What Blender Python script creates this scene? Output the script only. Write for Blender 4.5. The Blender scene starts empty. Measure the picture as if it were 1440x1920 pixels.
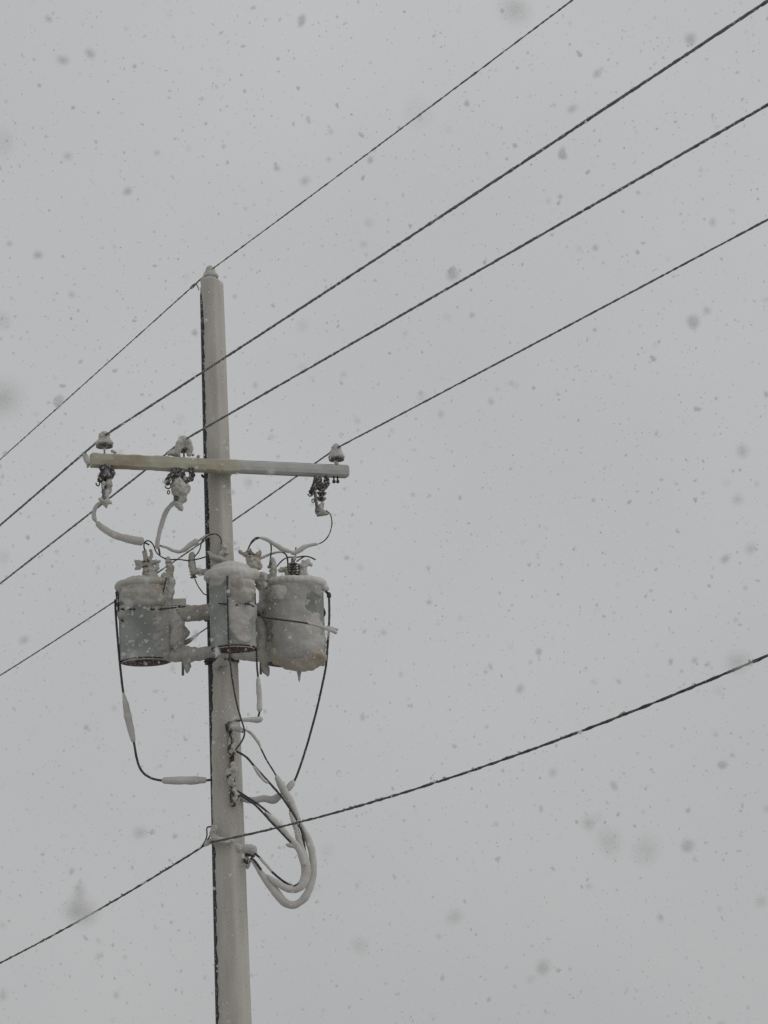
import bpy, bmesh, math, random
import numpy as np
from mathutils import Vector, Matrix, noise
random.seed(11); rng = np.random.default_rng(5)
C = bpy.context.scene
COL = C.collection
R = math.radians

# ------------------------------------------------------------------ camera
FPX = 5500.0                       # focal length in photograph pixels (1440 x 1920)
PITCH, ROLL, AZ = R(13.06), R(2.49), R(24.7)
CAMZ = 1.6
def cam_axes():
    f = Vector((0, math.cos(PITCH), math.sin(PITCH)))
    r0 = Vector((1, 0, 0)); u0 = r0.cross(f)
    r = r0*math.cos(ROLL) - u0*math.sin(ROLL)
    u = u0*math.cos(ROLL) + r0*math.sin(ROLL)
    return r, u, f
CR, CU, CF = cam_axes()
CAM = Vector((0, 0, CAMZ))
cd = bpy.data.cameras.new("camera"); cam = bpy.data.objects.new("camera", cd); COL.objects.link(cam)
M = Matrix((CR, CU, -CF)).transposed().to_4x4(); M.translation = CAM
cam.matrix_world = M
cd.sensor_fit = 'VERTICAL'; cd.sensor_height = 24.0; cd.sensor_width = 18.0
cd.lens = FPX/1920*24.0
cd.clip_start = 0.05; cd.clip_end = 6000
cd.dof.use_dof = True; cd.dof.focus_distance = 20.4; cd.dof.aperture_fstop = cd.lens/5.2   # a 5.2 mm pupil, like a phone's
C.camera = cam

# ------------------------------------------------------------------ sky, sun, exposure
SUN_EL, SUN_AZ = R(42), R(105)
w = bpy.data.worlds.new("World"); C.world = w; w.use_nodes = True
nt = w.node_tree; N = nt.nodes; L = nt.links
bg = N['Background']; bg.inputs['Strength'].default_value = 0.1
sky = N.new('ShaderNodeTexSky'); sky.sky_type = 'NISHITA'; sky.sun_disc = False
sky.sun_elevation = SUN_EL; sky.sun_rotation = SUN_AZ; sky.air_density = 1.0; sky.dust_density = 5.0
hs = N.new('ShaderNodeHueSaturation'); hs.inputs['Saturation'].default_value = 0.12
L.new(sky.outputs[0], hs.inputs['Color'])
tc = N.new('ShaderNodeTexCoord')
nz = N.new('ShaderNodeTexNoise'); nz.inputs['Scale'].default_value = 7.0; nz.inputs['Detail'].default_value = 5.0
L.new(tc.outputs['Generated'], nz.inputs['Vector'])
cr = N.new('ShaderNodeValToRGB')
cr.color_ramp.elements[0].position = .3; cr.color_ramp.elements[0].color = (.424, .430, .434, 1)
cr.color_ramp.elements[1].position = .7; cr.color_ramp.elements[1].color = (.458, .463, .466, 1)
L.new(nz.outputs[0], cr.inputs[0])
sc10 = N.new('ShaderNodeVectorMath'); sc10.operation = 'SCALE'; sc10.inputs['Scale'].default_value = 10.3
sep = N.new('ShaderNodeSeparateXYZ'); L.new(tc.outputs['Generated'], sep.inputs[0])
el = N.new('ShaderNodeMapRange'); el.inputs['From Min'].default_value = 0.0; el.inputs['From Max'].default_value = .42
el.inputs['To Min'].default_value = 10.4; el.inputs['To Max'].default_value = 11.7      # the cloud is thinner higher up
L.new(sep.outputs[2], el.inputs['Value']); L.new(el.outputs[0], sc10.inputs['Scale'])
L.new(cr.outputs[0], sc10.inputs[0])
mx = N.new('ShaderNodeMix'); mx.data_type = 'RGBA'; mx.inputs['Factor'].default_value = 0.90   # a thick snow cloud over the clear sky
L.new(hs.outputs[0], mx.inputs['A']); L.new(sc10.outputs[0], mx.inputs['B'])
L.new(mx.outputs['Result'], bg.inputs['Color'])

sd = bpy.data.lights.new("sun", 'SUN'); so = bpy.data.objects.new("sun", sd); COL.objects.link(so)
sd.energy = 0.5; sd.angle = R(60); sd.color = (1, .97, .93)
sdir = Vector((math.sin(SUN_AZ)*math.cos(SUN_EL), math.cos(SUN_AZ)*math.cos(SUN_EL), math.sin(SUN_EL)))
so.rotation_euler = sdir.to_track_quat('Z', 'Y').to_euler(); so.location = (8, 5, 30)

vs = C.view_settings
C.display_settings.display_device = 'sRGB'
vs.view_transform = 'Standard'; vs.look = 'None'; vs.exposure = 0; vs.gamma = 1; vs.use_curve_mapping = False
C.cycles.use_denoising = False
C.cycles.max_bounces = 8

# ------------------------------------------------------------------ picture point -> place
def ray(px, py):
    return (CR*(px-720) + CU*(960-py) + CF*FPX).normalized()
D = 20.0
d0 = ray(412, 1100); POLE = Vector((d0.x, d0.y, 0)).normalized()*D     # foot of the pole
H = -Vector((POLE.x, POLE.y, 0)).normalized()                           # horizontally towards the viewer
RT = Vector((0, 0, 1)).cross(H); RT.normalize()                         # to the right as seen
LINE = Vector((math.sin(AZ), -math.cos(AZ), 0))                         # the way the line runs, towards the viewer
ARM = Vector((math.cos(AZ), math.sin(AZ), 0))                           # along the crossarm
S = 20.4/FPX                                                            # metres per photograph pixel at the pole
def hit(px, py, p0, n):
    d = ray(px, py); return CAM + d*((p0-CAM).dot(n)/d.dot(n))
def hp(px, py, off=0.0): return hit(px, py, POLE + H*off, H)            # plane through the pole facing the viewer
def ap(px, py, off=0.0): return hit(px, py, POLE + LINE*off, LINE)      # plane of the crossarm
def wp(px, py, p0): return hit(px, py, p0, ARM)                         # vertical plane the conductor hangs in

# ------------------------------------------------------------------ materials
def mat(name, c1, c2, scale=8, rough=.8, speck=None, speck_col=(.6,.6,.58), speck_scale=60, bump=.0, bump_scale=60, metallic=0, stretch=None, detail=6, sss=0, mid=None):
    m = bpy.data.materials.new(name); m.use_nodes = True
    nt = m.node_tree; N = nt.nodes; L = nt.links
    b = N['Principled BSDF']; b.inputs['Roughness'].default_value = rough; b.inputs['Metallic'].default_value = metallic
    g = N.new('ShaderNodeNewGeometry'); vec = g.outputs['Position']
    if stretch:
        mp = N.new('ShaderNodeMapping'); mp.inputs['Scale'].default_value = stretch
        L.new(vec, mp.inputs['Vector']); vec1 = mp.outputs[0]
    else: vec1 = vec
    n1 = N.new('ShaderNodeTexNoise'); n1.inputs['Scale'].default_value = scale; n1.inputs['Detail'].default_value = detail
    L.new(vec1, n1.inputs['Vector'])
    r1 = N.new('ShaderNodeValToRGB'); r1.color_ramp.elements[0].position = .32; r1.color_ramp.elements[1].position = .68
    r1.color_ramp.elements[0].color = (*c1, 1); r1.color_ramp.elements[1].color = (*c2, 1)
    if mid:
        e_ = r1.color_ramp.elements.new(.5); e_.color = (*mid, 1)
    L.new(n1.outputs[0], r1.inputs[0]); col = r1.outputs[0]
    if speck is not None:
        n2 = N.new('ShaderNodeTexNoise'); n2.inputs['Scale'].default_value = speck_scale; n2.inputs['Detail'].default_value = 4
        L.new(vec, n2.inputs['Vector'])
        r2 = N.new('ShaderNodeValToRGB'); r2.color_ramp.elements[0].position = speck; r2.color_ramp.elements[1].position = speck+.05
        L.new(n2.outputs[0], r2.inputs[0])
        mm = N.new('ShaderNodeMix'); mm.data_type = 'RGBA'; mm.inputs['B'].default_value = (*speck_col, 1)
        L.new(r2.outputs[0], mm.inputs['Factor']); L.new(col, mm.inputs['A']); col = mm.outputs['Result']
    L.new(col, b.inputs['Base Color'])
    if bump:
        n3 = N.new('ShaderNodeTexNoise'); n3.inputs['Scale'].default_value = bump_scale; n3.inputs['Detail'].default_value = 5
        L.new(vec, n3.inputs['Vector'])
        bp = N.new('ShaderNodeBump'); bp.inputs['Strength'].default_value = bump; bp.inputs['Distance'].default_value = .01
        L.new(n3.outputs[0], bp.inputs['Height']); L.new(bp.outputs[0], b.inputs['Normal'])
    if sss:
        b.inputs['Subsurface Weight'].default_value = sss; b.inputs['Subsurface Scale'].default_value = .02
    return m
M_SNOW = mat('wet_snow', (.47,.455,.42), (.58,.573,.55), scale=6, rough=.7, bump=.18, bump_scale=35)
M_RIME = mat('rime', (0.353,0.340,0.315), (0.496,0.491,0.470), scale=9, rough=.6, bump=.25, bump_scale=50, speck=.66, speck_col=(.74,.74,.73), speck_scale=60, mid=(0.445,0.433,0.395))
M_RIMEB = mat('melting_rime', (0.320,0.280,0.232), (0.464,0.468,0.448), scale=6.5, rough=.55, bump=.22, bump_scale=45, speck=.67, speck_col=(.76,.75,.73), speck_scale=55, mid=(0.424,0.412,0.372))
M_CRUST = mat('wind_packed_snow', (.435,.40,.36), (.515,.50,.46), scale=3, rough=.75, bump=.08, bump_scale=25, stretch=(6,6,.9))
M_CONC = mat('wet_concrete', (.012,.012,.013), (.035,.035,.037), scale=20, rough=.7, speck=.61, speck_col=(.40,.39,.38), speck_scale=48, bump=.4)
M_ARMSN = mat('tan_ice', (0.30,0.245,0.175), (0.423,0.401,0.324), scale=3.2, rough=.6, bump=.12, bump_scale=30, speck=.71, speck_col=(.75,.74,.72), speck_scale=45, mid=(0.369,0.347,0.266))
M_ICEB = mat('brownish_ice', (0.320,0.264,0.200), (0.432,0.416,0.376), scale=4, rough=.55, bump=.15, bump_scale=35, speck=.67, speck_col=(.76,.75,.73), speck_scale=45, mid=(0.376,0.336,0.280))
M_GLAZE = mat('frozen_slush', (0.304,0.299,0.286), (0.449,0.440,0.409), scale=4.5, rough=.5, bump=.10, bump_scale=30, speck=.68, speck_col=(.72,.72,.70), speck_scale=40, mid=(0.387,0.378,0.352))
M_FROST = mat('grey_frost', (0.391,0.391,0.378), (0.463,0.463,0.451), scale=5, rough=.7, bump=.08, bump_scale=30, speck=.72, speck_col=(.7,.7,.69), speck_scale=45)
M_STEEL = mat('galvanised_steel', (.10,.10,.10), (.19,.19,.19), scale=15, rough=.6, metallic=.3)
M_DARK = mat('dark_iron', (.016,.016,.016), (.05,.045,.045), scale=40, rough=.6, speck=.62, speck_col=(.42,.42,.41), speck_scale=110)
M_CLOG = mat('snow_clogged_iron', (.022,.021,.021), (.07,.066,.064), scale=30, rough=.7, speck=.555, speck_col=(.40,.39,.37), speck_scale=60, bump=.3)
M_WIRE = mat('weathered_conductor', (.075,.075,.078), (.18,.18,.182), scale=14, rough=.6, speck=.60, speck_col=(.46,.46,.46), speck_scale=45)
M_CABLE = mat('black_cable', (.018,.018,.020), (.055,.055,.058), scale=20, rough=.5, speck=.65, speck_col=(.42,.42,.42), speck_scale=70)
M_PORC = mat('brown_porcelain', (.035,.03,.028), (.08,.07,.062), scale=30, rough=.35, speck=.55, speck_col=(.44,.43,.41), speck_scale=80)
M_TANK = mat('grey_tank_paint', (.25,.268,.258), (.40,.418,.40), scale=7, rough=.55, speck=.61, speck_col=(.66,.66,.65), speck_scale=24, bump=.1)
M_RED = mat('red_oxide_primer', (.020,.005,.007), (.065,.011,.015), scale=30, rough=.8, speck=.575, speck_col=(.42,.38,.37), speck_scale=65)
M_GROUND = mat('snowy_field', (.30,.29,.27), (.50,.50,.49), scale=.25, rough=.9)
mf = bpy.data.materials.new('snowflake'); mf.use_nodes = True
n_ = mf.node_tree.nodes; l_ = mf.node_tree.links; n_.clear()
o_ = n_.new('ShaderNodeOutputMaterial'); a_ = n_.new('ShaderNodeBsdfDiffuse'); t_ = n_.new('ShaderNodeBsdfTranslucent'); x_ = n_.new('ShaderNodeBsdfTransparent')
a_.inputs[0].default_value = (.82,.82,.83,1); t_.inputs[0].default_value = (.82,.82,.83,1)
m1 = n_.new('ShaderNodeMixShader'); m1.inputs[0].default_value = .4
m2 = n_.new('ShaderNodeMixShader'); m2.inputs[0].default_value = .50
l_.new(a_.outputs[0], m1.inputs[1]); l_.new(t_.outputs[0], m1.inputs[2]); l_.new(m1.outputs[0], m2.inputs[1]); l_.new(x_.outputs[0], m2.inputs[2]); l_.new(m2.outputs[0], o_.inputs[0])
M_FLAKE = mf

# ------------------------------------------------------------------ object helpers
def tag(o, label=None, cat=None, group=None, kind=None):
    if label: o['label'] = label
    if cat: o['category'] = cat
    if group: o['group'] = group
    if kind: o['kind'] = kind
    return o
def thing(name, loc, label, cat, group=None):
    o = bpy.data.objects.new(name, None); COL.objects.link(o); o.location = loc; o.empty_display_size = .1
    return tag(o, label, cat, group)
def world_loc(o):
    v = Vector(o.location)
    while o.parent: o = o.parent; v = v + o.location
    return v
def link(name, me, m, parent=None, loc=None, smooth=True):
    """verts are in world space; the origin goes to loc (or the parent's origin)"""
    org = Vector(loc) if loc is not None else (world_loc(parent) if parent else Vector((0,0,0)))
    me.transform(Matrix.Translation(-org))
    if smooth: me.polygons.foreach_set('use_smooth', [True]*len(me.polygons))
    me.materials.clear(); me.materials.append(m); me.name = name
    o = bpy.data.objects.new(name, me); COL.objects.link(o)
    if parent: o.parent = parent; o.location = org - world_loc(parent)
    else: o.location = org
    return o
def from_bm(bm):
    me = bpy.data.meshes.new('mesh'); bmesh.ops.recalc_face_normals(bm, faces=bm.faces); bm.to_mesh(me); bm.free(); return me

def catmull(pts, n=8):
    P = [Vector(p) for p in pts]
    if len(P) < 3: return [P[0].lerp(P[-1], i/n) for i in range(n+1)]
    P = [P[0]*2-P[1]] + P + [P[-1]*2-P[-2]]
    out = []
    for i in range(1, len(P)-2):
        p0, p1, p2, p3 = P[i-1:i+3]
        for k in range(n):
            t = k/n
            out.append(.5*((2*p1)+(p2-p0)*t+(2*p0-5*p1+4*p2-p3)*t*t+(3*p1-p0-3*p2+p3)*t**3))
    out.append(P[-2]); return out
def resample(path, step):
    out = [path[0]]; acc = 0.0
    for a, b in zip(path, path[1:]):
        l = (b-a).length
        while acc + l >= step and l > 1e-9:
            t = (step-acc)/l; a = a.lerp(b, t); out.append(a); l = (b-a).length; acc = 0
        acc += l
    out.append(path[-1]); return out
def tube_bm(bm, path, rad, sides=8, lobes=0, lobe_amp=.25, pitch=.1, rough=0.0, rscale=25, taper=False):
    """rad: number or function of 0..1"""
    n = len(path); up = Vector((0,0,1)); prev = None; s = 0; seed = random.random()*50
    x = None; rings = []
    for i, p in enumerate(path):
        t = (path[min(i+1, n-1)]-path[max(i-1, 0)]).normalized()
        if x is None:
            x = t.cross(up if abs(t.z) < .9 else Vector((1,0,0))).normalized()
        else:
            x = (x - t*x.dot(t)).normalized()
        y = t.cross(x)
        if i: s += (p-path[i-1]).length
        r = rad(i/max(1, n-1)) if callable(rad) else rad
        if taper:
            e = min(i, n-1-i)
            r *= min(1, .45+.3*e)
        ring = []
        for k in range(sides):
            th = 2*math.pi*k/sides
            rr = r
            if lobes: rr *= 1 + lobe_amp*math.cos(lobes*(th-2*math.pi*s/pitch/lobes))
            v = p + (x*math.cos(th)+y*math.sin(th))*rr
            if rough:
                v += (x*math.cos(th)+y*math.sin(th))*rough*(noise.noise(v*rscale+Vector((seed,0,0)))+.5*noise.noise(v*rscale*2.7))
            ring.append(bm.verts.new(v))
        rings.append(ring)
    for a, b in zip(rings, rings[1:]):
        for k in range(sides):
            bm.faces.new((a[k], a[(k+1)%sides], b[(k+1)%sides], b[k]))
    bm.faces.new(rings[0][::-1]); bm.faces.new(rings[-1])
def lathe_bm(bm, base, prof, sides=28, axis=Vector((0,0,1))):
    """prof: (radius, height) pairs from the bottom up"""
    q = axis.normalized(); x = q.orthogonal().normalized(); y = q.cross(x)
    rings = []
    for r, h in prof:
        rings.append([bm.verts.new(base + q*h + (x*math.cos(2*math.pi*k/sides)+y*math.sin(2*math.pi*k/sides))*max(r, 1e-4)) for k in range(sides)])
    for a, b in zip(rings, rings[1:]):
        for k in range(sides): bm.faces.new((a[k], a[(k+1)%sides], b[(k+1)%sides], b[k]))
    bm.faces.new(rings[0][::-1]); bm.faces.new(rings[-1])
def bar_bm(bm, a, b, wd, ht, side):
    """a rectangular bar from a to b; side is the direction of its width"""
    t = (b-a).normalized(); sd = (side - t*side.dot(t)).normalized(); u = t.cross(sd)
    vs_ = [bm.verts.new(p + sd*(i*wd/2) + u*(j*ht/2)) for p in (a, b) for i, j in ((-1,-1),(1,-1),(1,1),(-1,1))]
    for f in ((0,1,2,3),(7,6,5,4),(0,4,5,1),(1,5,6,2),(2,6,7,3),(3,7,4,0)): bm.faces.new([vs_[i] for i in f])

tex_cache = {}
def clouds(size):
    if size not in tex_cache:
        t = bpy.data.textures.new('rime_grain', 'CLOUDS'); t.noise_scale = size; t.noise_depth = 3; tex_cache[size] = t
    return tex_cache[size]
ICO = None
def blob_mesh(spheres, vox=.008, disp=.012, grain=.035, fine=.0035, fgrain=.012, extra=None):
    """spheres [(point, radius[, squash])] melted together with a rough icy surface"""
    bm = bmesh.new()
    for sp in spheres:
        p, r = sp[0], sp[1]
        bmesh.ops.create_icosphere(bm, subdivisions=2, radius=r, matrix=Matrix.Translation(p))
    if extra: extra(bm)
    me = bpy.data.meshes.new('blob'); bm.to_mesh(me); bm.free()
    o = bpy.data.objects.new('blob', me); COL.objects.link(o)
    m = o.modifiers.new('r', 'REMESH'); m.mode = 'VOXEL'; m.voxel_size = vox; m.use_smooth_shade = True
    s = o.modifiers.new('s', 'SMOOTH'); s.iterations = 3; s.factor = .5
    d = o.modifiers.new('d', 'DISPLACE'); d.texture = clouds(grain); d.texture_coords = 'GLOBAL'; d.strength = disp*2; d.mid_level = .5
    if fine:
        d = o.modifiers.new('f', 'DISPLACE'); d.texture = clouds(fgrain); d.texture_coords = 'GLOBAL'; d.strength = fine*2; d.mid_level = .5
    dg = bpy.context.evaluated_depsgraph_get()
    out = bpy.data.meshes.new_from_object(o.evaluated_get(dg))
    bpy.data.objects.remove(o); bpy.data.meshes.remove(me)
    return out
def chain(pts, off=0.0, f=hp):
    """photograph points (x, y, r[, extra off]) -> spheres along the chain, r in photograph pixels"""
    W = [(f(p[0], p[1], off + (p[3] if len(p) > 3 else 0)), p[2]*S) for p in pts]
    out = []
    if len(W) == 1: return W
    for (a, ra), (b, rb) in zip(W, W[1:]):
        n = max(1, int((b-a).length/(max(.003, .55*min(ra, rb)))))
        for k in range(n+1): out.append((a.lerp(b, k/n), ra+(rb-ra)*k/n))
    return out
def spots(pts, off=0.0, f=hp): return [(f(p[0], p[1], off + (p[3] if len(p) > 3 else 0)), p[2]*S) for p in pts]
def ringpts(c, Rr, r, n=14, a0=0, a1=360):
    return [(c + RT*(Rr*math.cos(R(a)))+H*(Rr*math.sin(R(a))), r) for a in np.linspace(a0, a1, n)]
def tufts(base, n, rr, spread):
    """feathery rime tufts growing out around points"""
    out = []
    for p, r in base:
        for _ in range(n):
            v = Vector((random.gauss(0,1), random.gauss(0,1), random.gauss(0,1))).normalized()
            out.append((p+v*r*spread, rr*random.uniform(.5,1.2)))
    return out
def path(pts, off=0.0, f=hp, step=.006):
    return resample(catmull([f(p[0], p[1], off + (p[2] if len(p) > 2 else 0)) for p in pts], 10), step)

def link_blob(name, me, m, parent):
    '''every lump that stands by itself becomes an object of its own'''
    bm = bmesh.new(); bm.from_mesh(me); bm.verts.ensure_lookup_table()
    seen = set(); isl = []
    for v in bm.verts:
        if v.index in seen: continue
        st = [v]; seen.add(v.index); comp = []
        while st:
            a = st.pop(); comp.append(a.index)
            for e in a.link_edges:
                b = e.other_vert(a)
                if b.index not in seen: seen.add(b.index); st.append(b)
        isl.append(comp)
    bm.free()
    big = max(len(c) for c in isl); out = []
    for comp in isl:
        if len(comp) < .03*big: continue
        b2 = bmesh.new(); b2.from_mesh(me); b2.verts.ensure_lookup_table()
        keep = set(comp); bmesh.ops.delete(b2, geom=[v for v in b2.verts if v.index not in keep], context='VERTS')
        m2 = bpy.data.meshes.new(name); b2.to_mesh(m2); b2.free(); out.append(link(name, m2, m, parent))
    return out[0]

# ------------------------------------------------------------------ ground
bm = bmesh.new()
bmesh.ops.create_grid(bm, x_segments=60, y_segments=60, size=3000)
for v in bm.verts:
    v.co.y += 500
    if v.co.length > 120: v.co.z += .8*noise.noise(v.co*.004)
tag(link('ground', from_bm(bm), M_GROUND), kind='structure')

# ------------------------------------------------------------------ the pole
XL = [(540,373),(790,380),(960,385),(1250,391),(1540,397),(1760,400.5),(1900,402.5)]
XR = [(540,417),(790,431),(960,436),(1250,446),(1540,456),(1760,466),(1900,472)]
def fit(tab):
    zs, us = [], []
    for y, x in tab:
        p = hp(x, y) ; zs.append(p.z); us.append((p-POLE).dot(RT))
    return np.polyfit(zs, us, 1)
fl, fr = fit(XL), fit(XR)
ZTOP = hp(396, 527).z
def pole_lr(z): return np.polyval(fl, z), np.polyval(fr, z)
def pole_c(z):
    l, r = pole_lr(z); return POLE + RT*((l+r)/2-.04*(r-l)) + Vector((0,0,z))
def pole_r(z):
    l, r = pole_lr(z); return .46*(r-l)
pole = thing('utility_pole', POLE, 'tall concrete utility pole plastered with snow on its near face', 'utility pole')
bm = bmesh.new()
q = []
for z in np.linspace(0, ZTOP-.10, 60):
    c = pole_c(z); r_ = pole_r(z)
    q.append([bm.verts.new(c + RT*(r_*math.cos(a))+H*(r_*math.sin(a))) for a in np.linspace(0, 2*math.pi, 40, endpoint=False)])
for a, b in zip(q, q[1:]):
    for k in range(40): bm.faces.new((a[k], a[(k+1)%40], b[(k+1)%40], b[k]))
bm.faces.new(q[0][::-1]); bm.faces.new(q[-1])
link('shaft', from_bm(bm), M_CONC, pole)
DARK = [(527,.03),(545,.06),(600,.145),(700,.12),(860,.13),(960,.165),(1250,.17),(1330,.12),(1400,.06),(1540,.04),(1585,.06),(1600,.10),(1700,.095),(1900,.09)]
dz = sorted((hp(400, y).z, f) for y, f in DARK)
bm = bmesh.new(); q = []
zlist = np.linspace(0.0, ZTOP+.012, 420)
for z in zlist:
    l, r = pole_lr(z); Wd = r-l; mid = (l+r)/2
    e = np.interp(z, [a for a, b in dz], [b for a, b in dz])
    jag = .05*noise.noise(Vector((z*14, 3, 0))) + .035*noise.noise(Vector((z*47, 9, 0)))
    uL = -.5 + max(.012, e + jag*min(1, e*9))
    cu = -.04; rr = .46
    def onc(u): return math.sqrt(max(0, rr*rr-(u-cu)**2))
    wob = lambda k, a=.012: a*noise.noise(Vector((z*2.2, k*3.1, 7)))+a*.5*noise.noise(Vector((z*9, k*3.1, 17)))
    v0 = onc(uL)
    outer = [(uL, v0+.004), (uL+.02, v0+.05), (uL+.09, max(v0, onc(uL+.09))+.05+wob(1)), (-.10, .50+wob(2)), (.02, .535+wob(3)), (.10, .545+wob(3)),
             (.15, .53+wob(4)), (.27, .43+wob(5)), (.40, .30+wob(6)), (.485+wob(7,.008), .18), (.50+wob(8,.01), .04), (.49+wob(8,.01), -.06), (.44, -.14)]
    inner = [(cu+.92*rr*math.cos(a), .92*rr*math.sin(a)) for a in np.linspace(-.35, math.pi*.80, 9)]
    inner[-1] = (min(inner[-1][0], uL+.01), inner[-1][1])
    s_ = 1.0
    over = z-(ZTOP-.05)
    prof = outer + inner
    q.append([bm.verts.new(POLE + RT*(mid+u*Wd) + H*(v*Wd) + Vector((0,0,z - (max(0, over)*(max(0, u-.02)*1.3) if over > 0 else 0)))) for u, v in prof])
n = len(q[0])
for a, b in zip(q, q[1:]):
    for k in range(n): bm.faces.new((a[k], a[(k+1)%n], b[(k+1)%n], b[k]))
bm.faces.new(q[0][::-1]); bm.faces.new(q[-1])
crust = link('snow_crust', from_bm(bm), M_CRUST, pole)
bm = bmesh.new(); c = pole_c(ZTOP)-Vector((0,0,ZTOP)); r_ = pole_r(ZTOP)
lathe_bm(bm, c+Vector((0,0,ZTOP-.10)), [(r_*.98,0),(r_*.97,.05),(r_*.6,.062),(.01,.066)], 30)
link('top_snow', from_bm(bm), M_CRUST, crust)
# flecks of snow sticking to the crust and to the bare edge
sp = []
for _ in range(150):
    z = random.uniform(2.4, ZTOP-.1); l, r = pole_lr(z); u = random.uniform(-.46, .4); Wd = r-l
    v = .46*math.sqrt(max(0, 1-((u+.04)/.46)**2)) if u < -.33 else np.interp(u, [-.33,-.1,.1,.4], [.40,.50,.545,.30])
    p = POLE + RT*((l+r)/2+u*Wd) + H*(v*Wd) + Vector((0,0,z)); r1 = random.uniform(.003, .008)
    for k in range(3): sp.append((p+Vector((random.gauss(0,.5*r1), random.gauss(0,.3*r1), random.gauss(0,r1))), r1))
bm = bmesh.new()
for p, r1 in sp: bmesh.ops.create_icosphere(bm, subdivisions=1, radius=r1, matrix=Matrix.Translation(p))
tag(link('snow_flecks', from_bm(bm), M_FLAKE, crust), kind='stuff')

link_blob('ice_lump', blob_mesh(chain([(391,1036,3),(397,1044,5),(408,1047,6),(421,1050,5)], .115)+chain([(408,1047,5),(416,1036,4),(421,1026,4),(414,1018,3)], .125)+spots([(396,1058,3),(426,1038,4)], .115), vox=.006, disp=.012, grain=.03, fine=.004), M_RIME, pole)

# crossarm: steel angle with a coat of tan ice on the left half and thinner grey snow on the right
AO = .16
arm = thing('crossarm', ap(410, 872, AO), 'long horizontal crossarm bolted across the pole, iced tan on one half', 'crossarm')
def armbox(bm, x0, x1, ytop, ybot, depth, front):
    a = ap(x0, np.interp(x0, [173,655], [862,884]), AO+front-depth/2); b = ap(x1, np.interp(x1, [173,655], [862,884]), AO+front-depth/2)
    up = Vector((0,0,1))
    vs_ = []
    for p in (a, b):
        for o, h in ((-depth/2, ybot), (depth/2, ybot), (depth/2, ytop), (-depth/2, ytop)):
            vs_.append(bm.verts.new(p + LINE*o + up*(h*S)))
    for f in ((0,1,2,3),(7,6,5,4),(0,4,5,1),(1,5,6,2),(2,6,7,3),(3,7,4,0)): bm.faces.new([vs_[i] for i in f])
bm = bmesh.new(); armbox(bm, 180, 650, 10.5, -12, .06, 0)
steel = link('arm_bar', from_bm(bm), M_STEEL, arm, smooth=False)
def slab(x0, x1, ytop, ybot, depth, front, rough, nm, m):
    bm = bmesh.new(); up = Vector((0,0,1)); q = []; c = .006
    prof = [(-depth, ybot), (-.012, ybot), (0, ybot+3.2), (.003, (ytop+ybot)/2), (0, ytop-2.2), (-.010, ytop), (-depth, ytop)]
    n_ = int((x1-x0)/3)
    for i in range(n_+1):
        x = x0+(x1-x0)*i/n_; p = ap(x, np.interp(x, [173,655], [862,884]), AO+front)
        e = 1.0 if 0 < i < n_ else .9
        row = []
        for k, (o, h) in enumerate(prof):
            v = p + LINE*o + up*(h*S*e)
            k_ = noise.noise(v*9+Vector((k*.4,0,0))) + .6*noise.noise(v*28)
            v += LINE*(k_*rough if o > -.02 else 0) + up*(k_*rough*(.8 if abs(h) > 8 else 0))
            row.append(bm.verts.new(v))
        q.append(row)
    for a, b in zip(q, q[1:]):
        for k in range(len(prof)): bm.faces.new((a[k], a[(k+1)%len(prof)], b[(k+1)%len(prof)], b[k]))
    bm.faces.new(q[0][::-1]); bm.faces.new(q[-1])
    return link(nm, from_bm(bm), m, arm, smooth=False)
slab(173, 452, 13.8, -11.8, .055, .05, .006, 'ice_coat', M_ARMSN)
slab(447, 655, 12.6, -9.0, .05, .028, .003, 'ice_coat', M_FROST)
me = blob_mesh(chain([(446,884,2.5),(452,878,3),(455,872,2)], AO+.04, ap)+chain([(628,866,3),(634,872,3)], AO, ap)+spots([(211,846,3.5),(216,848,3)], AO, ap)+spots([(372,856,4),(362,853,3.5)], AO, ap), vox=.005, disp=.005)
link_blob('ice_lump', me, M_RIME, arm)
bm = bmesh.new()
for x in (626, 633):
    a = ap(x, 897, AO); lathe_bm(bm, a-Vector((0,0,.035)), [(.006,0),(.012,.004),(.012,.02),(.006,.022),(.006,.05)], 8)
link('bolt', from_bm(bm), M_DARK, arm)
# strap that holds the arm to the pole
bm = bmesh.new()
c = pole_c(arm.location.z)
for dzz in (-.03, .03):
    pts = [c + RT*((pole_r(arm.location.z)+.012)*math.cos(a))+H*((pole_r(arm.location.z)+.012)*math.sin(a))+Vector((0,0,dzz)) for a in np.linspace(math.pi*.98, math.pi*2.02, 24)]
    tube_bm(bm, pts, .009, 6)
link('clamp_band', from_bm(bm), M_DARK, arm)

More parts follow.
